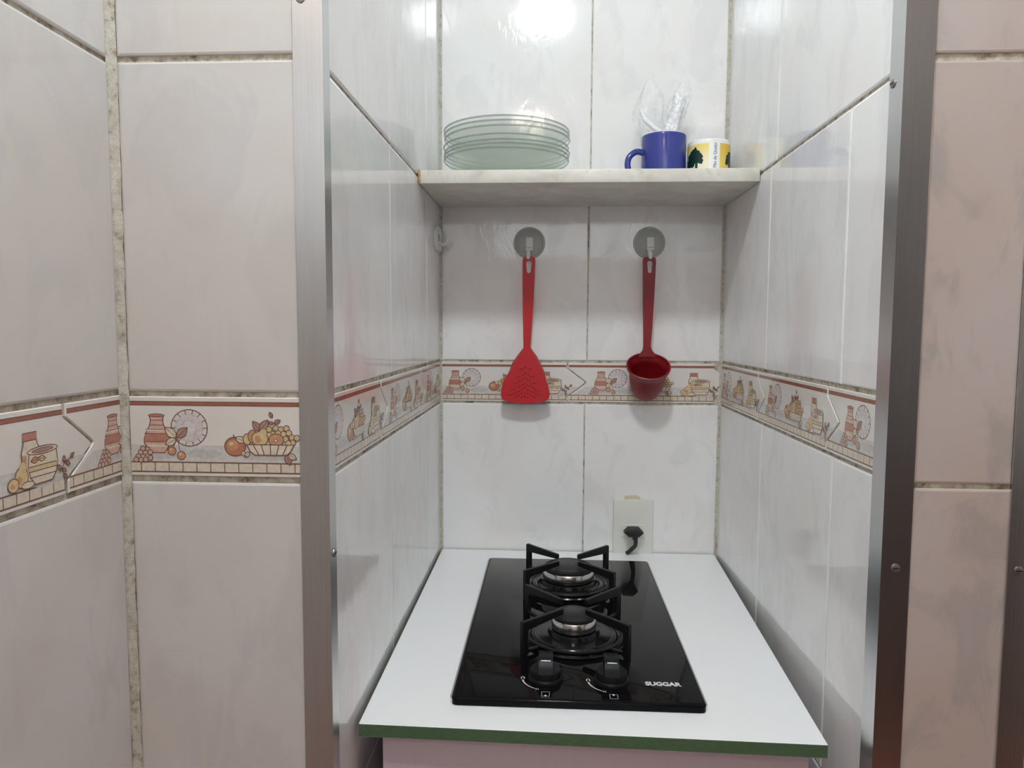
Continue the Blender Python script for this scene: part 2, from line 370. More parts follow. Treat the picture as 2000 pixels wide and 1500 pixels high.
# ------------------------------------------------------------------ decorated border tiles
BL, BH, TIP = .2715, BZ1-BZ0, .034
def chevron(u0):
    e = [(0, 1), (0, .86), (TIP*.93, .54), (TIP, .50), (TIP*.93, .46), (0, .14), (0, 0)]
    left = [(u0+a, b*BH) for a, b in e]; right = [(u0+BL-.0030+a, b*BH) for a, b in e]
    return left + right[::-1]
def clip(poly, lo, hi):
    for s, lim in ((1, lo), (-1, hi)):
        if lim is None: continue
        out = []
        for i, p in enumerate(poly):
            q = poly[(i+1) % len(poly)]; a, b = s*(p[0]-lim), s*(q[0]-lim)
            if a >= 0: out.append(p)
            if (a >= 0) != (b >= 0): t = a/(a-b); out.append((p[0]+(q[0]-p[0])*t, p[1]+(q[1]-p[1])*t))
        poly = out
        if len(poly) < 3: return []
    return poly
C_LINE = s2l(120, 84, 70); C_BRICK = s2l(224, 212, 194); C_STRIPE = s2l(160, 104, 88); C_MORT = s2l(126, 96, 80)
C_TABLE = s2l(215, 211, 208); C_JAR = s2l(216, 178, 164); C_JARD = s2l(190, 132, 116); C_CREAM = s2l(226, 214, 194)
C_ORG = s2l(204, 154, 120); C_YEL = s2l(222, 196, 150); C_RED = s2l(188, 124, 100); C_GRAPE = s2l(214, 194, 152); C_PGR = s2l(208, 178, 164)
C_PLATE = s2l(224, 217, 215); C_LEAF = s2l(178, 142, 130); C_LILAC = s2l(216, 208, 207); C_SH = s2l(202, 197, 196)
SHAPES = []
Uj = .061; k_ = .000152
def T(X, Y): return (Uj+(X-910)*k_, (715-Y)*k_*BH/.074)
def P(pts, c): SHAPES.append((pts, c))
def ell(X, Y, rx, ry, c, n=14, line=None, lw=6, rot=0):
    def pts(a, b):
        out = []
        for i in range(n):
            t = 2*PI*i/n; x, y = a*math.cos(t), b*math.sin(t)
            out.append(T(X+x*math.cos(rot)-y*math.sin(rot), Y+x*math.sin(rot)+y*math.cos(rot)))
        return out
    if line: P(pts(rx+lw/2, ry+lw/2), line); P(pts(rx-lw/2, ry-lw/2), c)
    else: P(pts(rx, ry), c)
def stroke(pts, wd, c):
    for (x0, y0), (x1, y1) in zip(pts, pts[1:]):
        L = math.hypot(x1-x0, y1-y0) or 1; nx, ny = -(y1-y0)/L*wd/2, (x1-x0)/L*wd/2
        P([T(x0+nx, y0+ny), T(x1+nx, y1+ny), T(x1-nx, y1-ny), T(x0-nx, y0-ny)], c)
def outl(pts, c, line=C_LINE, wd=6):
    P([T(*p) for p in pts], c); stroke(pts+[pts[0]], wd, line)
def leaf(X, Y, a, L, c):
    pts = []
    for t, w_ in ((0, 0), (.25, .22), (.5, .3), (.75, .2), (1, 0), (.75, -.2), (.5, -.3), (.25, -.22)):
        x, y = L*t, L*w_; pts.append((X+x*math.cos(a)-y*math.sin(a), Y+x*math.sin(a)+y*math.cos(a)))
    outl(pts, c, C_LINE, 5); stroke([pts[0], pts[4]], 3, C_LINE)
X0, X1 = 910-.061/k_, 910+(BL-.061)/k_
def build_design():
    P([T(X0+205, 527), T(X1+150, 527), T(X1-8, 628), T(X0+44, 628)], C_TABLE)             # table top
    stroke([(X0+205, 527), (X1+150, 527)], 3, C_SH)
    P([T(X0+8, 258), T(X1-24, 258), T(X1-24, 281), T(X0+8, 281)], C_STRIPE)
    stroke([(X0+8, 258), (X1-24, 258)], 5, C_LINE); stroke([(X0+8, 281), (X1-24, 281)], 4, C_LINE)
    P([T(X0+10, 630), T(X1-22, 630), T(X1-22, 690), T(X0+10, 690)], C_BRICK)
    for Y in (630, 690): stroke([(X0+10, Y), (X1-22, Y)], 9, C_MORT)
    x = X0+40
    while x < X1-26: stroke([(x, 630), (x, 690)], 6, C_MORT); x += 86
    ell(1200, 575, 110, 28, C_SH); ell(930, 588, 95, 22, C_SH); ell(1600, 590, 160, 22, C_SH); ell(2170, 620, 130, 20, C_SH)
    # plate behind jar
    ell(1110, 418, 112, 112, C_PLATE, 26, C_LINE, 6); ell(1110, 418, 84, 84, C_LILAC, 22, C_SH, 6); ell(1110, 418, 46, 46, C_PLATE, 18, C_SH, 6)
    for i in range(14):
        t = 2*PI*i/14; stroke([(1110+86*math.cos(t), 418+86*math.sin(t)), (1110+110*math.cos(t), 418+110*math.sin(t))], 5, C_LINE)
    # jar
    jb = []
    for yy in range(0, 13):
        t = yy/12; Y = 340+232*t
        hw = 46-8*math.sin(PI*min(1, t/.3)) if t < .3 else 46+34*math.sin(PI*(t-.3)/.82)-(18*max(0, (t-.75)/.25))
        jb.append((hw, Y))
    outl([(910-h_, y_) for h_, y_ in jb]+[(910+h_, y_) for h_, y_ in jb[::-1]], C_JAR)
    P([T(*p) for p in [(834, 455), (989, 455), (985, 505), (838, 505)]], C_JARD)
    P([T(*p) for p in [(842, 425), (980, 425), (984, 440), (838, 440)]], C_CREAM); P([T(*p) for p in [(846, 522), (974, 522), (968, 536), (852, 536)]], C_CREAM)
    for Y, a, b in ((372, 872, 948), (402, 868, 952), (428, 842, 978), (455, 832, 988), (505, 834, 986)): stroke([(a, Y), (b, Y)], 4, C_LINE)
    ell(910, 343, 50, 9, C_JARD, 14, C_LINE, 5)
    leaf(1030, 480, PI+.75, 95, C_CREAM); leaf(1030, 480, -.75, 95, C_LEAF); leaf(1030, 485, PI-.5, 80, C_CREAM)
    stroke([(1035, 485), (1002, 545)], 4, C_LINE); stroke([(1038, 485), (1052, 575)], 4, C_LINE)
    ell(1000, 560, 26, 26, C_ORG, 12, C_LINE, 5); ell(1058, 588, 26, 26, C_ORG, 12, C_LINE, 5); ell(994, 552, 9, 9, C_YEL, 8); ell(1052, 580, 9, 9, C_YEL, 8)
    for X, Y in ((820, 548), (850, 552), (806, 572), (836, 574), (866, 570), (790, 596), (820, 598), (850, 596), (776, 616), (806, 618), (836, 616), (866, 604)):
        ell(X, Y, 16, 16, C_PGR, 10, C_LINE, 5)
    # apple
    ell(1390, 528, 64, 58, C_RED, 18, C_LINE, 6); ell(1376, 520, 34, 32, C_ORG, 14); ell(1368, 512, 14, 12, C_YEL, 10)
    stroke([(1390, 475), (1380, 455)], 6, C_LINE); leaf(1392, 474, .35, 70, C_CREAM); ell(1440, 570, 14, 14, C_GRAPE, 10, C_LINE, 4)
    # fruit basket
    leaf(1545, 432, -2.2, 75, C_LEAF); leaf(1545, 432, -.95, 85, C_LEAF); leaf(1620, 350, -2.0, 38, C_LEAF); leaf(1630, 385, -.5, 45, C_LEAF); leaf(1628, 385, .2+PI, 34, C_LEAF)
    for X, Y in ((1600, 420), (1640, 412), (1672, 420), (1706, 414), (1620, 448), (1654, 444), (1688, 448), (1720, 442), (1738, 470), (1700, 478), (1768, 472), (1742, 500), (1716, 505), (1600, 455)):
        ell(X, Y, 18, 18, C_GRAPE, 10, C_LINE, 5)
    ell(1466, 482, 26, 34, C_YEL, 12, C_LINE, 5); ell(1500, 465, 30, 40, C_ORG, 12, C_LINE, 5)
    ell(1543, 478, 50, 44, C_YEL, 16, C_LINE, 5); ell(1560, 450, 24, 34, C_YEL, 12, None, 0, .5); ell(1530, 482, 20, 22, C_ORG, 10)
    ell(1642, 485, 46, 38, C_ORG, 16, C_LINE, 5); ell(1640, 488, 10, 10, C_CREAM, 8, C_LINE, 4)
    outl([(1462, 515), (1750, 515), (1728, 555), (1706, 578), (1510, 578), (1482, 555)], C_CREAM)
    for a, b in ((1500, 1535), (1550, 1568), (1606, 1606), (1658, 1642), (1708, 1680)): stroke([(a, 515), (b, 578)], 6, C_LINE)
    leaf(1700, 572, 1.2, 70, C_LEAF); leaf(1712, 572, .5, 60, C_CREAM); leaf(1480, 560, 2.4, 44, C_CREAM)
    # canister, crock, pears, sprig
    cx = 2110
    outl([(cx-130, 400), (cx-128, 350), (cx-40, 350), (cx-38, 400), (cx-20, 430), (cx-15, 600), (cx-125, 600), (cx-145, 440)], C_CREAM)
    P([T(*p) for p in [(cx-132, 345), (cx-36, 345), (cx-36, 385), (cx-132, 385)]], C_JARD); stroke([(cx-132, 385), (cx-36, 385)], 5, C_LINE); stroke([(cx-132, 345), (cx-36, 345)], 5, C_LINE)
    P([T(*p) for p in [(cx-142, 455), (cx-112, 455), (cx-112, 596), (cx-125, 596)]], C_ORG)
    outl([(cx-95, 455), (cx+100, 455), (cx+108, 520), (cx+95, 570), (cx+62, 612), (cx-60, 612), (cx-92, 570), (cx-104, 520)], C_CREAM)
    P([T(*p) for p in [(cx-102, 520), (cx+106, 520), (cx+100, 545), (cx-98, 545)]], C_GRAPE)
    for Y in (520, 545, 575): stroke([(cx-98, Y), (cx+100, Y)], 5, C_LINE)
    ell(cx+2, 445, 108, 20, C_CREAM, 20, C_LINE, 6); ell(cx+2, 445, 78, 11, C_LEAF, 18, C_LINE, 4)
    leaf(cx-30, 486, .1, 50, C_YEL); leaf(cx-30, 486, PI-.1, 55, C_ORG); ell(cx-30, 486, 10, 10, C_JARD, 8, C_LINE, 4)
    ell(cx-150, 560, 44, 52, C_YEL, 14, C_LINE, 5); ell(cx-140, 515, 22, 32, C_YEL, 10); ell(cx-165, 570, 18, 18, C_ORG, 10)
    ell(cx-205, 588, 36, 34, C_YEL, 12, C_LINE, 5); ell(cx-212, 592, 15, 13, C_ORG, 8); ell(cx-110, 605, 44, 18, C_CREAM, 12, C_LINE, 5)
    stroke([(cx+118, 590), (cx+160, 540), (cx+215, 520)], 5, C_LINE)
    for X, Y, a in ((cx+130, 575, -2.2), (cx+140, 570, .6), (cx+160, 540, -1.7), (cx+170, 540, .5), (cx+205, 522, -.6), (cx+150, 600, .9)): leaf(X, Y, a, 38, C_LEAF)
build_design()
def print_mesh(u0, lo, hi):
    vs_, fs, cs = [], [], []; z = .00008
    for pts, c in SHAPES:
        pl = clip([(a+u0, b) for a, b in pts], lo, hi)
        if len(pl) < 3: continue
        b = len(vs_); vs_ += [(x, y, z) for x, y in pl]; fs.append(list(range(b, b+len(pl)))); cs += [c]*len(pl); z += .0000016
    me = me_py(vs_, fs, 'print'); at = me.color_attributes.new('Col', 'FLOAT_COLOR', 'CORNER')
    i = 0
    for p, c in zip(me.polygons, [None]*len(me.polygons)):
        for li in p.loop_indices: at.data[li].color = (*cs[me.loops[li].vertex_index], 1)
    return me
_full = {}
def border(W, u0, lo=None, hi=None, dz=0, h=0.0):
    full = (lo is None or u0 >= lo) and (hi is None or u0+BL+TIP <= hi)
    if full:
        if 'b' not in _full: _full['b'] = prism(chevron(0), G+.0004, .0007, 1); _full['p'] = print_mesh(0, None, None)
        bm_, pm_, mu = _full['b'], _full['p'], u0
    else:
        pl = clip(chevron(0), None if lo is None else lo-u0, None if hi is None else hi-u0)
        bm_ = prism(pl, G+.0004, .0007, 1); pm_ = print_mesh(0, None if lo is None else lo-u0+.0008, None if hi is None else hi-u0-.0008); mu = u0
    b = link('border_tile', bm_, BORDER, W.o, mw=W.m(mu, BZ0+dz))
    link('print', pm_, PRINT, b, loc=(0, 0, G+.0004))
border(W_back, -.0325, .003, None); border(W_back, .2395, None, .517)
border(W_left, -.742, -.698, None); border(W_left, -.470, None, None); border(W_left, -.198, None, -.003)
border(W_right, -.0325, .003, None); border(W_right, .2400, None, None); border(W_right, .5120, None, .662)
border(W_fl, -.2130, -.1775, -.0165)
for i, u in enumerate((-1.869, -1.597, -1.325, -1.053)): border(W_far, u, None, None, .0015)
border(W_far, -.781, None, -.7075, .0015)

# ------------------------------------------------------------------ shelf
SZ0, SZ1, SD = 1.5225, 1.5428, .2170
sh = tag(link('marble_shelf', box(.0012, .5188, -SD, -.0008, SZ0, SZ1, .0014, 2), MARBLE), 'narrow white marble shelf spanning the niche above the hanging utensils', 'shelf')

random.seed(11)
SEAL = simple('brown_sealant', s2l(168, 146, 108), .7).m
link('sealant', tube([(.0022+random.uniform(-.0006, .0006), -.2165+random.uniform(-.0008, .0008), 1.5215+.0032*q_) for q_ in range(8)], [.0012, .0020, .0026, .0021, .0027, .0022, .0028, .0014], 8), SEAL, sh)

# ------------------------------------------------------------------ cabinet and worktop
tp = [(.0035, -.0030), (.0062, -.6110), (.4920, -.6200), (.5155, -.0030)]
CT0, CT1 = .8655, .880
bm = bmesh.new(); bmv = [bm.verts.new((x, y, CT0)) for x, y in tp]; tv = [bm.verts.new((x, y, CT1)) for x, y in tp]
bm.faces.new(bmv[::-1]); bm.faces.new(tv)
for i in range(4): bm.faces.new((bmv[i], bmv[(i+1) % 4], tv[(i+1) % 4], tv[i]))
bmesh.ops.recalc_face_normals(bm, faces=bm.faces[:])
bmesh.ops.bevel(bm, geom=bm.edges[:], offset=.0004, segments=1, affect='EDGES')
wt = thing('worktop', 'white laminated worktop board with a green painted front edge under the black hob', 'worktop')
me = me_bm(bm, 'board'); me.materials.append(LAM); me.materials.append(GREEN)
for p in me.polygons:
    if abs(p.normal.z) < .6: p.material_index = 1
link('board', me, None, wt)
cb = thing('base_cabinet', 'pale lilac base cabinet standing under the white worktop', 'cabinet', (0, 0, 0))
link('side_panel', box(.0300, .0450, -.585, -.02, 0, CT0-.0003), LILAC, cb); link('side_panel', box(.4650, .4800, -.585, -.02, 0, CT0-.0003), LILAC, cb)
link('back_panel', box(.045, .465, -.03, -.02, .08, CT0-.0003), LILAC, cb)
link('bottom_panel', box(.045, .465, -.58, -.03, .08, .095), LILAC, cb); link('plinth', box(.045, .465, -.55, -.535, 0, .08), LILAC, cb)
link('front_panel', box(.0295, .4805, -.601, -.5855, .02, CT0-.0008, .0008), LILAC, cb)

# ------------------------------------------------------------------ hob
HZ = .8802; GZ = .8890
hob = thing('gas_hob', 'black glass two-burner gas hob set on the white worktop', 'hob', (.2405, -.321, HZ))
def hp(name, me, mat, par=None, loc=(0, 0, 0), **kw):
    # vertex coordinates are world-like, shift to the hob's base
    if par is None: return link(name, me, mat, hob, loc=(loc[0]-.2405, loc[1]+.321, loc[2]-HZ), **kw)
    return link(name, me, mat, par, loc=loc, **kw)
def rrect(x0, x1, y0, y1, r, n=5):
    out = []
    for cx, cy, a in ((x1-r, y1-r, 0), (x0+r, y1-r, 90), (x0+r, y0+r, 180), (x1-r, y0+r, 270)):
        for i in range(n+1): t = math.radians(a+90*i/n); out.append((cx+r*math.cos(t), cy+r*math.sin(t)))
    return out
hp('chrome_trim', prism(rrect(.0968, .3842, -.5655, -.0735, .007), .0062, .0010, 2), CHROME, loc=(0, 0, HZ))
hp('glass_plate', prism(rrect(.0990, .3820, -.5680, -.0757, .007), GZ-HZ-.0004, .0022, 3), BGLASS, loc=(0, 0, HZ+.0004))
def burner(cx, cy, rs, rg):
    b = hp('burner', lathe([(0, 0), (.0700, 0), (.0710, .0018), (.0695, .0036), (.0672, .0030), (.0660, .0022), (.0640, .0044), (.0618, .0056), (.0598, .0040), (.0586, .0034),
         (.0570, .0060), (.0545, .0072), (.0522, .0052), (.0505, .0050), (rs+.0055, .0066), (rs+.004, .0110), (rs-.002, .0120), (0, .0120)], 64), ENAMEL, loc=(cx, cy, GZ+.0001))
    prof = [(rs-.004, .0118), (rs-.0005, .0135), (rs, .0150), (rs, .0262), (rs-.0008, .0272), (rs-.004, .0276), (0, .0276)]
    hd = link('burner_head', lathe(prof, 72), BURN, b)
    # flame slots round the head, each a dark recess
    vs_, fs = [], []
    ns = 36 if rs > .035 else 28
    for i in range(ns):
        t = 2*PI*i/ns; wd_ = .0007
        c, s = math.cos(t), math.sin(t); ux, uy = -s*wd_, c*wd_
        R_ = rs+.00012; b0 = len(vs_)
        vs_ += [(c*R_-ux, s*R_-uy, .0248), (c*R_+ux, s*R_+uy, .0248), (c*(rs-.001)+ux, s*(rs-.001)+uy, .0274), (c*(rs-.001)-ux, s*(rs-.001)-uy, .0274)]
        fs.append((b0, b0+1, b0+2, b0+3))
    link('flame_slots', me_py(vs_, fs), DARKHOLE, hd)
    rc = rs-.0035
    link('burner_cap', lathe([(0, .0272), (rc, .0272), (rc+.0012, .0282), (rc+.0010, .0312), (rc-.002, .0330), (rc*.80, .0338), (rc*.76, .0330), (rc*.72, .0338), (0, .0342)], 64), CAP, b)
    g = thing_part = bpy.data.objects.new('pan_support', None); COL.objects.link(g); g.parent = hob; g.location = (cx-.2405, cy+.321, GZ-HZ)
    prof = [(.0985, .0004), (.0985, .0442), (.0972, .0458), (.0250, .0448), (.0232, .0436), (.0232, .0382), (.0245, .0370), (.0870, .0335), (.0882, .0320), (.0882, .0100), (.0870, .0085), (.0600, .0060), (.0600, .0035), (.0880, .0035), (.0900, .0004)]
    fm = prism([(a*rg, z) for a, z in prof], .0058, 0)
    for v in fm.vertices: v.co.z -= .0029
    bm = bmesh.new(); bm.from_mesh(fm); bmesh.ops.bevel(bm, geom=[e for e in bm.edges if abs(e.verts[0].co.z-e.verts[1].co.z) < 1e-6], offset=.0008, segments=1, affect='EDGES'); fm = me_bm(bm, 'fin', 30)
    for q in range(4):
        a = PI/4+q*PI/2; uu = Vector((math.cos(a), math.sin(a), 0))
        link('fin', fm, IRON, g, mw=frame((0, 0, 0), uu, (0, 0, 1)))
    ring = [(.0640*math.cos(2*PI*i/64), .0640*math.sin(2*PI*i/64), .0072) for i in range(64)]
    rr = .0660*rg
    link('ring', lathe([(rr-.003, .0058), (rr, .0046), (rr+.003, .0058), (rr+.003, .0074), (rr, .0084), (rr-.003, .0074), (rr-.003, .0058)], 64), IRON, g)
burner(.2380, -.2050, .0410, .985); burner(.2410, -.3985, .0298, .970)
for kx, ky, sgn in ((.2045, -.5170, 1), (.2812, -.5180, -1)):
    kb = hp('knob', lathe([(0, 0), (.0205, 0), (.0205, .0022), (.0196, .0040), (.0185, .0046), (.0182, .0115), (.0172, .0128), (0, .0128)], 48), KNOB, loc=(kx, ky, GZ+.0001))
    # raised grip bar with a sloping front
    pr = [(-.0190, .0120), (-.0178, .0150), (-.0090, .0255), (-.0075, .0262), (.0165, .0262), (.0190, .0245), (.0190, .0120)]
    gm = prism(pr, .0170); 
    for v in gm.vertices: v.co.z -= .0085
    bm = bmesh.new(); bm.from_mesh(gm); bmesh.ops.bevel(bm, geom=bm.edges[:], offset=.0009, segments=2, affect='EDGES'); gm = me_bm(bm, 'grip', 35)
    gr = link('grip', gm, KNOB, kb, mw=frame((0, 0, 0), (0, 1, 0), (0, 0, 1)) @ Matrix.Rotation(.0, 4, 'Y'))
    ln = link('pointer_line', box(-.0058, .0058, -.0094, -.0088, .0250, .0264, .0002, 1), CHROME, kb)
    # printed dial marks on the glass
    vs_, fs = [], []
    def quad(pts):
        b0 = len(vs_); vs_.extend([(x, y, 0) for x, y in pts]); fs.append(tuple(range(b0, b0+len(pts))))
    R0 = .0275; a0, a1 = math.radians(190), math.radians(245)
    for i in range(10):
        t0, t1 = a0+(a1-a0)*i/10, a0+(a1-a0)*(i+1)/10; w0, w1 = .0010-.0006*i/10, .0010-.0006*(i+1)/10
        quad([((R0+w0)*math.cos(t0), (R0+w0)*math.sin(t0)), ((R0+w1)*math.cos(t1), (R0+w1)*math.sin(t1)), ((R0-w1)*math.cos(t1), (R0-w1)*math.sin(t1)), ((R0-w0)*math.cos(t0), (R0-w0)*math.sin(t0))])
    fx, fy = -.0270, -.0010
    for s in (1, -1):                                      # large flame outline
        quad([(fx+s*.0004, fy+.0050), (fx+s*.0026, fy+.0010), (fx+s*.0014, fy+.0006), (fx+s*.0004, fy+.0030)]); quad([(fx+s*.0026, fy+.0010), (fx+s*.0018, fy-.0022), (fx+s*.0010, fy-.0018), (fx+s*.0014, fy+.0006)])
    gx, gy = -.0095, -.0265
    for s in (1, -1): quad([(gx+s*.0002, gy+.0030), (gx+s*.0018, gy), (gx+s*.0012, gy-.0016), (gx+s*.0008, gy-.0002)])
    bx, by = 0.0, -.0365
    e, hw, hh = .0004, .0046, .0050
    quad([(bx-hw, by-hh), (bx-hw+e, by-hh), (bx-hw+e, by+hh), (bx-hw, by+hh)]); quad([(bx+hw-e, by-hh), (bx+hw, by-hh), (bx+hw, by+hh), (bx+hw-e, by+hh)])
    if sgn > 0:
        quad([(bx-hw, by+hh-e), (bx+hw, by+hh-e), (bx+hw, by+hh), (bx-hw, by+hh)]); quad([(bx-hw, by-hh), (bx-.0022, by-hh), (bx-.0022, by-hh+e), (bx-hw, by-hh+e)]); quad([(bx+.0022, by-hh), (bx+hw, by-hh), (bx+hw, by-hh+e), (bx+.0022, by-hh+e)])
    else:
        quad([(bx-hw, by-hh), (bx+hw, by-hh), (bx+hw, by-hh+e), (bx-hw, by-hh+e)]); quad([(bx-hw, by+hh-e), (bx-.0022, by+hh-e), (bx-.0022, by+hh), (bx-hw, by+hh)]); quad([(bx+.0022, by+hh-e), (bx+hw, by+hh-e), (bx+hw, by+hh), (bx+.0022, by+hh)])
    dy = -hh+.0012 if sgn > 0 else hh-.0012
    quad([(bx+.0015*math.cos(2*PI*i/12), by+dy+.0017*math.sin(2*PI*i/12)) for i in range(12)])
    hp('dial_marks', me_py(vs_, fs), WPRINT, loc=(kx, ky, GZ+.0001))
lt = text_mesh('SUGGAR', .0118, 1.0, .0006)
wx = max(v.co.x for v in lt.vertices)-min(v.co.x for v in lt.vertices)
for v in lt.vertices: v.co.x *= .0415/wx
hp('logo_lettering', lt, WPRINT, loc=(.3405, -.5225, GZ+.0001))

# ------------------------------------------------------------------ wall outlet and cord
ox, oz = .3637, .9245
out = thing('wall_outlet', 'off-white rectangular wall outlet plate behind the hob', 'outlet', (ox, 0, oz))
link('cover_plate', prism(rrect(-.0372, .0372, -.0575, .0575, .003), .0062, .0015, 2), OUTP, out, mw=frame((0, -.0002, 0), (1, 0, 0), (0, 0, 1)))
link('socket_module', prism(rrect(-.0222, .0222, -.0118, .0118, .001), .0022, .0006, 1), WPLAST, out, mw=frame((0, -.0060, -.001), (1, 0, 0), (0, 0, 1)))
random.seed(3)
gp = [(math.cos(2*PI*i/16)*.0155*random.uniform(.75, 1.2), math.sin(2*PI*i/16)*.0050*random.uniform(.7, 1.1)) for i in range(16)]
link('glue_patch', prism(gp, .0012, .0004, 1), GLUE, out, mw=frame((-.001, 0, .0605), (1, 0, 0), (0, 0, 1)))
cord = thing('power_cord', 'black power cord plugged into the wall outlet', 'cord', (ox, 0, oz))
hexp = [(-.0180, 0), (-.0098, .0078), (.0098, .0078), (.0180, 0), (.0098, -.0078), (-.0098, -.0078)]
link('plug', prism(hexp, .0200, .0022, 2), BLACKRUB, cord, mw=frame((-.0005, -.0083, 0), (1, 0, 0), (0, 0, 1)))
link('strain_relief', tube([(.001, -.0200, -.0010), (.0018, -.0225, -.0060), (.0022, -.0225, -.0125)], [.0066, .0064, .0050], 14), BLACKRUB, cord)
link('cable', tube(spline([(.001, -.0190, -.004), (.0030, -.0225, -.0140), (.0025, -.0205, -.0250), (-.0030, -.0170, -.0330), (-.0085, -.0135, -.0400), (-.0120, -.0120, -.0425)], 6), .0039, 12), BLACKRUB, cord)

# ------------------------------------------------------------------ hooks
def suction_hook(x, z, label):
    t = thing('suction_hook', label, 'hook', (x, 0, z))
    link('suction_cup', lathe([(0, .0002), (.0285, .0002), (.0290, .0014), (.0282, .0026), (.0258, .0032), (.0246, .0018), (.0238, .0022), (.0200, .0052), (.0150, .0084), (.0095, .0104), (0, .0108)], 48), VINYL, t, mw=frame((0, -.0003, 0), (1, 0, 0), (0, 0, 1)))
    link('lever', prism(rrect(-.0066, .0066, -.0130, .0110, .002), .0055, .0014, 2), HOOKP, t, mw=frame((.0005, -.0106, -.002), (1, 0, 0), (0, 0, 1)))
    link('lever_notch', box(-.0050, .0060, -.0168, -.0161, -.0105, -.0092, .0002, 1), VINYL, t)
    link('hook', tube(spline([(-.001, -.0140, -.0150), (-.001, -.0160, -.0200), (-.001, -.0190, -.0250), (-.001, -.0245, -.0290), (-.001, -.0295, -.0270), (-.001, -.0310, -.0215), (-.001, -.0312, -.0185)], 6), [.0036]*24+[.0032]*13, 12), HOOKP, t)
    return t
HX1, HX2, HZc = .1657, .3841, 1.4565
suction_hook(HX1, HZc, 'grey suction cup hook holding the red slotted turner'); suction_hook(HX2, HZc, 'grey suction cup hook holding the dark red ladle')
ah = thing('adhesive_hook', 'small white plastic hook plate on the side tiles beneath the shelf corner', 'hook', (0, -.038, 1.4600))
link('base_plate', prism(rrect(-.0300, .0300, -.0215, .0215, .012), .0052, .0014, 2), WPLAST, ah, mw=frame((.0002, 0, 0), (0, 1, 0), (0, 0, 1)))
link('slot', prism(rrect(-.0020, .0020, -.0060, .0060, .001), .0006), DARKHOLE, ah, mw=frame((.0051, -.010, .001), (0, 1, 0), (0, 0, 1)))
link('peg', tube(spline([(.005, .004, -.006), (.011, .004, -.010), (.016, .004, -.006), (.017, .004, .002)], 5), .0030, 10), WPLAST, ah)

# ------------------------------------------------------------------ turner and ladle (outlines in metres about the hanging point)
def slot(cx, z0, z1, w0, w1, n=6):
    pts = []
    for i in range(n+1): t = PI*i/n; pts.append((cx+w1*math.cos(t), z1+w1*math.sin(t)))
    for i in range(n+1): t = PI+PI*i/n; pts.append((cx+w0*math.cos(t), z0+w0*math.sin(t)))
    return pts
YU = -.0255
tz = HZc-.0275
tr = thing('slotted_turner', 'bright red slotted turner hanging from a suction hook', 'turner', (HX1, YU, 0))
# handle
ho = [(.1545, 1.4220), (.1550, 1.4262), (.1580, 1.4292), (.1660, 1.4300), (.1735, 1.4290), (.1768, 1.4260), (.1772, 1.4210), (.1748, 1.3500), (.1715, 1.3000), (.1692, 1.2680), (.1700, 1.2600), (.1730, 1.2530), (.1530, 1.2520), (.1560, 1.2600), (.1570, 1.2680), (.1555, 1.3200), (.1545, 1.3800)]
ho = [(x-HX1, z) for x, z in ho]
hm = shape2d(ho, [slot(.1658-HX1, 1.4035, 1.4175, .0036, .0052)], .0068)
link('handle', hm, RED, tr, mw=frame((0, 0, 0), (1, 0, 0), (0, 0, 1)))
# blade
pts = [(1029, 674), (1022.7, 678), (1016, 692), (1008, 708), (999, 723), (990, 735), (984.5, 742), (980, 757), (978.3, 771), (981, 779), (988, 783), (1005, 786.3), (1026, 787.5), (1047, 786.3), (1064, 783), (1072, 778), (1074, 770), (1071, 756), (1066, 741), (1060, 726), (1053, 712), (1046, 699), (1040, 688), (1035.5, 677)]
def pxz(px, py, y=-.03):
    d_ = fwd*F + r2*(px-1000) + u2*(750-py); t = (y+1.334)/d_.y; return (0.2075+t*d_.x, 1.3007+t*d_.z)
bo = [pxz(*p) for p in pts]; bo = [(x-HX1, z) for x, z in bo]
holes = []
rows = [(717.5, [1026.5]), (721, [1016, 1021, 1032, 1037]), (728, [1026]), (732, [1021, 1031.5]), (736, [1010.5, 1015.5, 1036, 1041.5]), (738, [1026]), (741.5, [1020.5, 1031]), (745, [1015.5, 1036.5]), (749, [1005, 1010, 1025, 1041, 1046]), (752, [1020.5, 1030.5]), (754.5, [1015, 1036, ]), (757, [1025.5, 1010, 1041.5]), (761, [1000, 1005, 1020, 1031, 1046]), (763.5, [1015, 1036, 1051]), (766, [1010, 1025, 1041]), (768.5, [1004, 1019.5, 1031, 1046.5]), (771, [994, 999, 1014.5, 1036, 1051]), (774, [1009, 1025, 1041]), (776.5, [1004, 1019, 1031, 1046])]
for py, xs in rows:
    for px in xs:
        x, z = pxz(px, py); holes.append([(x-HX1+0.00105*math.cos(2*PI*i/8), z+0.00105*math.sin(2*PI*i/8)) for i in range(8)])
bmh = shape2d(bo, holes, .0044)
bm = bmesh.new(); bm.from_mesh(bmh); bmesh.ops.remove_doubles(bm, verts=bm.verts[:], dist=1e-6); bmh = me_bm(bm, 'blade')
for v in bmh.vertices: v.co.z += .0035 + (1.262-v.co.y)*.030
link('hole_shade_sheet', shape2d([(x*.95, 1.205+(z-1.205)*.95) for x, z in bo], [], .0008), simple('hole_shade_red', s2l(70, 6, 12), .7).m, tr, mw=frame((0, .0018, 0), (1, 0, 0), (0, 0, 1)) @ Matrix.Shear('XY', 4, (0, 0)))  # added dark sheet; its colour stands in for shade seen through the holes
bl = link('blade', bmh, RED, tr, mw=frame((0, 0, 0), (1, 0, 0), (0, 0, 1)))
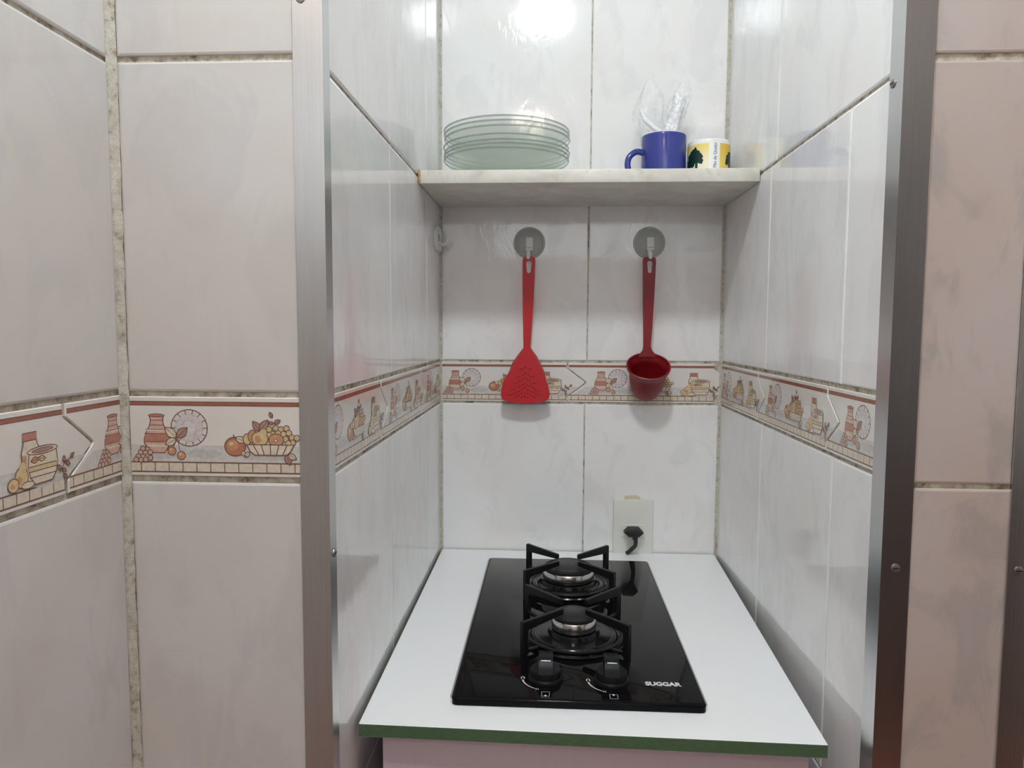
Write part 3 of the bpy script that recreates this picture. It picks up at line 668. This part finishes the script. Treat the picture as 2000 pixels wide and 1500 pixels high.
# raised side wings and the spine of the blade
def wing(side):
    # inner edge follows the panel, outer edge flares back towards the wall
    A = [((1022, 680), (1020, 682)), ((1016, 692), (1009, 696)), ((1008, 708), (1000, 709)), ((999, 723), (995, 723)), ((990, 735), (991.5, 731))] if side < 0 else \
        [((1036, 679), (1038, 682)), ((1046, 699), (1048.5, 696)), ((1053, 712), (1056, 710)), ((1060, 726), (1062, 724)), ((1066, 741), (1066, 738))]
    vs_, fs = [], []
    for i, (a, b) in enumerate(A):
        (xa, za), (xb, zb) = pxz(*a), pxz(*b); t_ = .0035+(1.262-za)*.030; h_ = .011*math.sin(PI*(i+.15)/4.3)
        vs_ += [(xa-HX1, za, t_+.0014), (xb-HX1, zb, t_-h_), (xb-HX1-side*.0016, zb, t_-h_-.0012), (xa-HX1-side*.0016, za, t_-.0014)]
    for i in range(len(A)-1):
        for j in range(4): fs.append((i*4+j, i*4+(j+1) % 4, i*4+4+(j+1) % 4, i*4+4+j))
    bm = bmesh.new(); bm.from_mesh(me_py(vs_, fs)); return me_bm(bm, 'wing')
for s in (-1, 1): link('side_wing', wing(s), RED, tr, mw=frame((0, 0, 0), (1, 0, 0), (0, 0, 1)))
# ladle
ld = thing('ladle', 'dark red ladle hanging from a suction hook', 'ladle', (HX2, YU, 0))
lo = [(1255.5, 512), (1256, 505), (1259, 502.5), (1268, 501.5), (1277, 502.5), (1280.5, 505), (1281, 512), (1277.5, 580), (1273.5, 640), (1270.5, 676), (1273, 684), (1280, 692), (1286, 697), (1245, 697), (1250, 691), (1255, 684), (1256.5, 676), (1256, 600)]
lo = [(pxz(a, b, YU)[0]-HX2, pxz(a, b, YU)[1]) for a, b in lo]
sx_, sz_ = pxz(1269, 520, YU)
lm = shape2d(lo, [slot(sx_-HX2, 1.4035, 1.4175, .0034, .0050)], .0068)
link('handle', lm, DRED, ld, mw=frame((0, 0, 0), (1, 0, 0), (0, 0, 1)))
R_ = .0385; outer = []; D_ = .0760
for i in range(15):
    t = i/14; outer.append((R_*.85*(1-t**2.8)**.5 if i else R_, -D_*t))
outer[1] = (R_*.985, -.004); outer[2] = (R_*.865, -.0085)
inner = [(max(0, r_-.0024), z_ if z_ > -.068 else -.0736) for r_, z_ in outer]; inner[-1] = (0, -.0736); inner[-2] = (inner[-2][0], -.072)
prof = outer[::-1] + [(R_+.0006, .0010), (R_-.0008, .0018), (R_-.0024, .0012)] + inner[1:]
ta = math.radians(35)
wrl = frame((.3797-HX2, -.0305, 1.2345), (1, 0, 0), (0, math.cos(ta), math.sin(ta)))
link('bowl', lathe(prof, 56), DRED, ld, mw=wrl)

# ------------------------------------------------------------------ glass plates
PCX, PCY, PR = .1300, -.1115, .1050
def plate_mesh():
    o = [(0, 0), (.055, 0), (.062, .0012), (.075, .0085), (.090, .0190), (.099, .0280), (.1035, .0325), (PR, .0345)]
    th = .0024
    i_ = [(PR-.0008, .0354), (.1022, .0346), (.0972, .0300), (.0882, .0213), (.0735, .0110), (.0608, .0038), (.054, .0026), (0, .0026)]
    return lathe(o+i_, 72, 60)
pm = plate_mesh(); pm.materials.append(PGLASS); pm.materials.append(PEDGE)
for p in pm.polygons:
    if math.hypot(p.center.x, p.center.y) > .1026: p.material_index = 1
rims = [1.5775, 1.5840, 1.5895, 1.5978, 1.6105, 1.6180, 1.6248]
sts = ['bottom of the stack', 'second from the bottom of the stack', 'third from the bottom of the stack', 'middle one of the stack', 'third from the top of the stack', 'second from the top of the stack', 'top of the stack']
for i, z in enumerate(rims):
    o = link('glass_plate', pm, None, None, loc=(PCX+random.uniform(-.0012, .0012), PCY+random.uniform(-.0006, .0006), SZ1+.0003+(z-rims[0])))
    tag(o, 'clear greenish glass plate on the marble shelf, '+sts[i], 'plate', 'stacked glass plates on the shelf')

# ------------------------------------------------------------------ mugs
def mug_mesh(r, h, th=.0035, n=64):
    o = [(0, .0015), (r*.78, .0015), (r*.82, 0), (r*.90, 0), (r*.965, .003), (r, .010), (r, h-.004), (r-.0004, h-.0012), (r-th*.5, h), (r-th+.0003, h-.001), (r-th, h-.004), (r-th, .012), (r-th-.004, .006), (0, .0055)]
    return lathe(o, n, 50)
bmx, bmy, br, bh = .3972, -.0640, .0378, .0868
mg = thing('blue_mug', 'plain blue ceramic mug on the marble shelf', 'mug', (bmx, bmy, SZ1+.0002))
me = mug_mesh(br, bh); me.materials.append(BLUE); me.materials.append(WGLAZE)
for p in me.polygons:
    c = p.center
    if math.hypot(c.x, c.y) < br-.0008 and c.z > .0035 or c.z > bh-.0007: p.material_index = 1
link('body', me, None, mg)
link('handle', tube(spline([(-br+.002, -.006, .058), (-br-.010, -.008, .0590), (-br-.0215, -.010, .0500), (-br-.0245, -.011, .0360), (-br-.0195, -.010, .0210), (-br-.008, -.008, .0130), (-br+.002, -.006, .0130)], 6), .0052, 14), BLUE, mg)
pmx, pmy, pr_, ph = .4735, -.0640, .0358, .0745
m2 = thing('printed_mug', 'white mug with yellow panels and dark green trees on the marble shelf', 'mug', (pmx, pmy, SZ1+.0002))
link('body', mug_mesh(pr_, ph), WGLAZE, m2)
link('handle', tube(spline([(.0150, pr_-.004, .054), (.0210, pr_+.008, .055), (.0240, pr_+.0150, .047), (.0240, pr_+.0150, .030), (.0200, pr_+.006, .018), (.0150, pr_-.004, .018)], 6), .0045, 12), WGLAZE, m2)
VANG = math.atan2(-1.334-pmy, .2075-pmx)          # side of the mug that faces the room
MPX = 1383.5; S_ = .000873
def wrap_px(px, py, R):
    s = max(-.985, min(.985, (px-MPX)*S_/pr_)); a = math.asin(s)
    # the printed height follows the curved rim as seen on the mug
    return (a, py)
def on_mug(a, z, off): R = pr_+off; t = VANG+a; return (R*math.cos(t), R*math.sin(t), z)
yl = s2l(238, 216, 124); ywh = s2l(240, 234, 208); yd = s2l(226, 190, 80); dg = s2l(20, 50, 46); dg2 = s2l(38, 64, 42)
def grad(c0, c1, t): t = max(0, min(1, t)); return tuple(c0[i]*(1-t)+c1[i]*t for i in range(3))
CROWN = ((-.30, .030, .30, .0125), (-.05, .036, .32, .0135), (.18, .031, .26, .0110), (-.48, .021, .24, .0110), (.36, .0235, .12, .0060), (-.24, .022, .28, .0090))
BUSH = ((-.10, .004, .20, .0075), (-.42, -.003, .20, .0050), (-.56, .008, .16, .0110))
def in_tree(a, z, ca, cz, sc, flip, sd):
    x, y = (a-ca)/(sc*flip), (z-cz)/sc
    for L_, c in ((CROWN, dg), (BUSH, dg)):
        for dx, dz, rx, rz in L_:
            u, v = (x-dx)/rx, (y-dz)/rz; th = math.atan2(v, u)
            if u*u+v*v < (1+.10*math.sin(5*th+sd)+.06*math.sin(9*th+2*sd))**2: return c
    if -.02 < y < .026 and .03+.10*max(0, -(y-.004))*12 - .02 < x+.0 < .17+max(0, .006-y)*9: return dg2
    return None
vs_, fs, cs = [], [], []
NA, NZ = 200, 96; A0, A1, Z0, Z1 = -1.5, 1.5, .008, .0664
for i in range(NA+1):
    for j in range(NZ+1): vs_.append(on_mug(A0+(A1-A0)*i/NA, Z0+(Z1-Z0)*j/NZ, .0002))
for i in range(NA):
    for j in range(NZ):
        a = A0+(A1-A0)*(i+.5)/NA; z = Z0+(Z1-Z0)*(j+.5)/NZ
        c = in_tree(a, z, -.66, .0180, .86, 1, 1) or in_tree(a, z, 1.22, .0180, .76, -1, 4)
        if c is None:
            if a < .02: c = grad(ywh, yl, (z-.034)/.028)
            elif a > .52: c = grad(yl, yd, (z-.01)/.05)
            else: continue
        fs.append((i*(NZ+1)+j, (i+1)*(NZ+1)+j, (i+1)*(NZ+1)+j+1, i*(NZ+1)+j+1)); cs.append(c)
me = me_py(vs_, fs, 'print'); at = me.color_attributes.new('Col', 'FLOAT_COLOR', 'CORNER')
for p, c in zip(me.polygons, cs):
    for li in p.loop_indices: at.data[li].color = (*c, 1)
link('print', me, MUGPRINT, m2)
tm = text_mesh('P\u00e3o de Queijo', .0075, 1.0, .0001)
L_ = max(v.co.x for v in tm.vertices)-min(v.co.x for v in tm.vertices)
for v in tm.vertices:
    z = .0462+v.co.x*(.0400/L_); a = .30-v.co.y/pr_; v.co = on_mug(a, z, .0002)
for v in tm.vertices: pass
LET = simple('slate_lettering', s2l(112, 122, 138), .4).m
link('lettering', tm, LET, m2)

# ------------------------------------------------------------------ plastic bag with cutlery in the blue mug
bg = thing('plastic_bag', 'crumpled clear plastic bag standing in the blue mug', 'bag', (bmx, bmy, SZ1+.0065))
def crumple(path, ru, rv, seed, n=26, rot=0):
    rnd = random.Random(seed); pts = spline(path, 7); vs_, fs = [], []
    ph_ = [rnd.uniform(0, 6.28) for _ in range(6)]
    for kk, p in enumerate(pts):
        t = kk/(len(pts)-1); a_ = ru(t); b_ = rv(t)
        for i in range(n):
            th = 2*PI*i/n; w_ = 1+.16*math.sin(3*th+ph_[0]+5*t)+.12*math.sin(7*th+ph_[1]-9*t)+.07*math.sin(11*th+ph_[2]+14*t)+rnd.uniform(-.06, .06)
            vs_.append((p.x+a_*w_*math.cos(th), p.y+b_*w_*math.sin(th), p.z+.003*math.sin(5*th+ph_[3])*t))
    m_ = len(pts)
    for kk in range(m_-1):
        for i in range(n): fs.append((kk*n+i, kk*n+(i+1) % n, kk*n+n+(i+1) % n, kk*n+n+i))
    me = me_py(vs_, fs); 
    for p in me.polygons: p.use_smooth = True
    return me
sq = lambda a, b: (lambda t: a+(b-a)*t)
link('film', crumple([(-.004, 0, .004), (-.012, .004, .075), (-.0230, .006, .110), (-.0245, .006, .150), (-.0250, .006, .186)], lambda t: (.016+.010*math.sin(PI*min(1, t*1.1)))*(1-.80*max(0, t-.72)/.28), lambda t: (.013+.004*t)*(1-.7*max(0, t-.75)/.25), 5), FILM, bg)
link('film', crumple([(.004, 0, .004), (.010, .004, .080), (.020, .006, .120), (.0300, .006, .150), (.0350, .007, .172)], lambda t: (.014+.003*math.sin(PI*t))*(1-.45*max(0, t-.7)/.3), lambda t: .011, 9), FILM, bg)
link('cloudy_fold', crumple([(.006, 0, .004), (.0105, -.002, .080), (.0155, .000, .105), (.0225, .000, .130), (.0260, .001, .150)], lambda t: .0125-.003*t, lambda t: .006, 12), FILMW, bg)
link('white_strip', tube(spline([(.002, 0, .004), (-.004, -.002, .078), (-.018, -.003, .094), (-.0330, -.003, .108), (-.0400, -.002, .124)], 6), [.0042]*20+[.0034]*5, 12), CUTL, bg)

# ------------------------------------------------------------------ ceiling lamp and the added warm fill lamp
for (pos, rad, col, st), lab, nm in ((LAMP_COOL, 'round white ceiling lamp with cool light just in front of the niche', 'cool'), (LAMP_WARM_FILL, 'unseen round lamp added deeper in the room as warm fill light', 'warm')):
    lp = thing('ceiling_lamp', lab, 'lamp', (pos[0], pos[1], CEIL_Z-.0003))
    q = rad/.098
    link('base', lathe([(0, 0), (.10*q, 0), (.10*q, -.025), (.085*q, -.035), (0, -.035)], 40), WPLAST, lp)
    link('diffuser', lathe([(0, -.036), (.085*q, -.036), (.098*q, -.048), (.098*q, -.060), (.085*q, -.074), (.05*q, -.083), (0, -.086)], 40), lamp_material('lamp_diffuser_'+nm, col, st), lp)
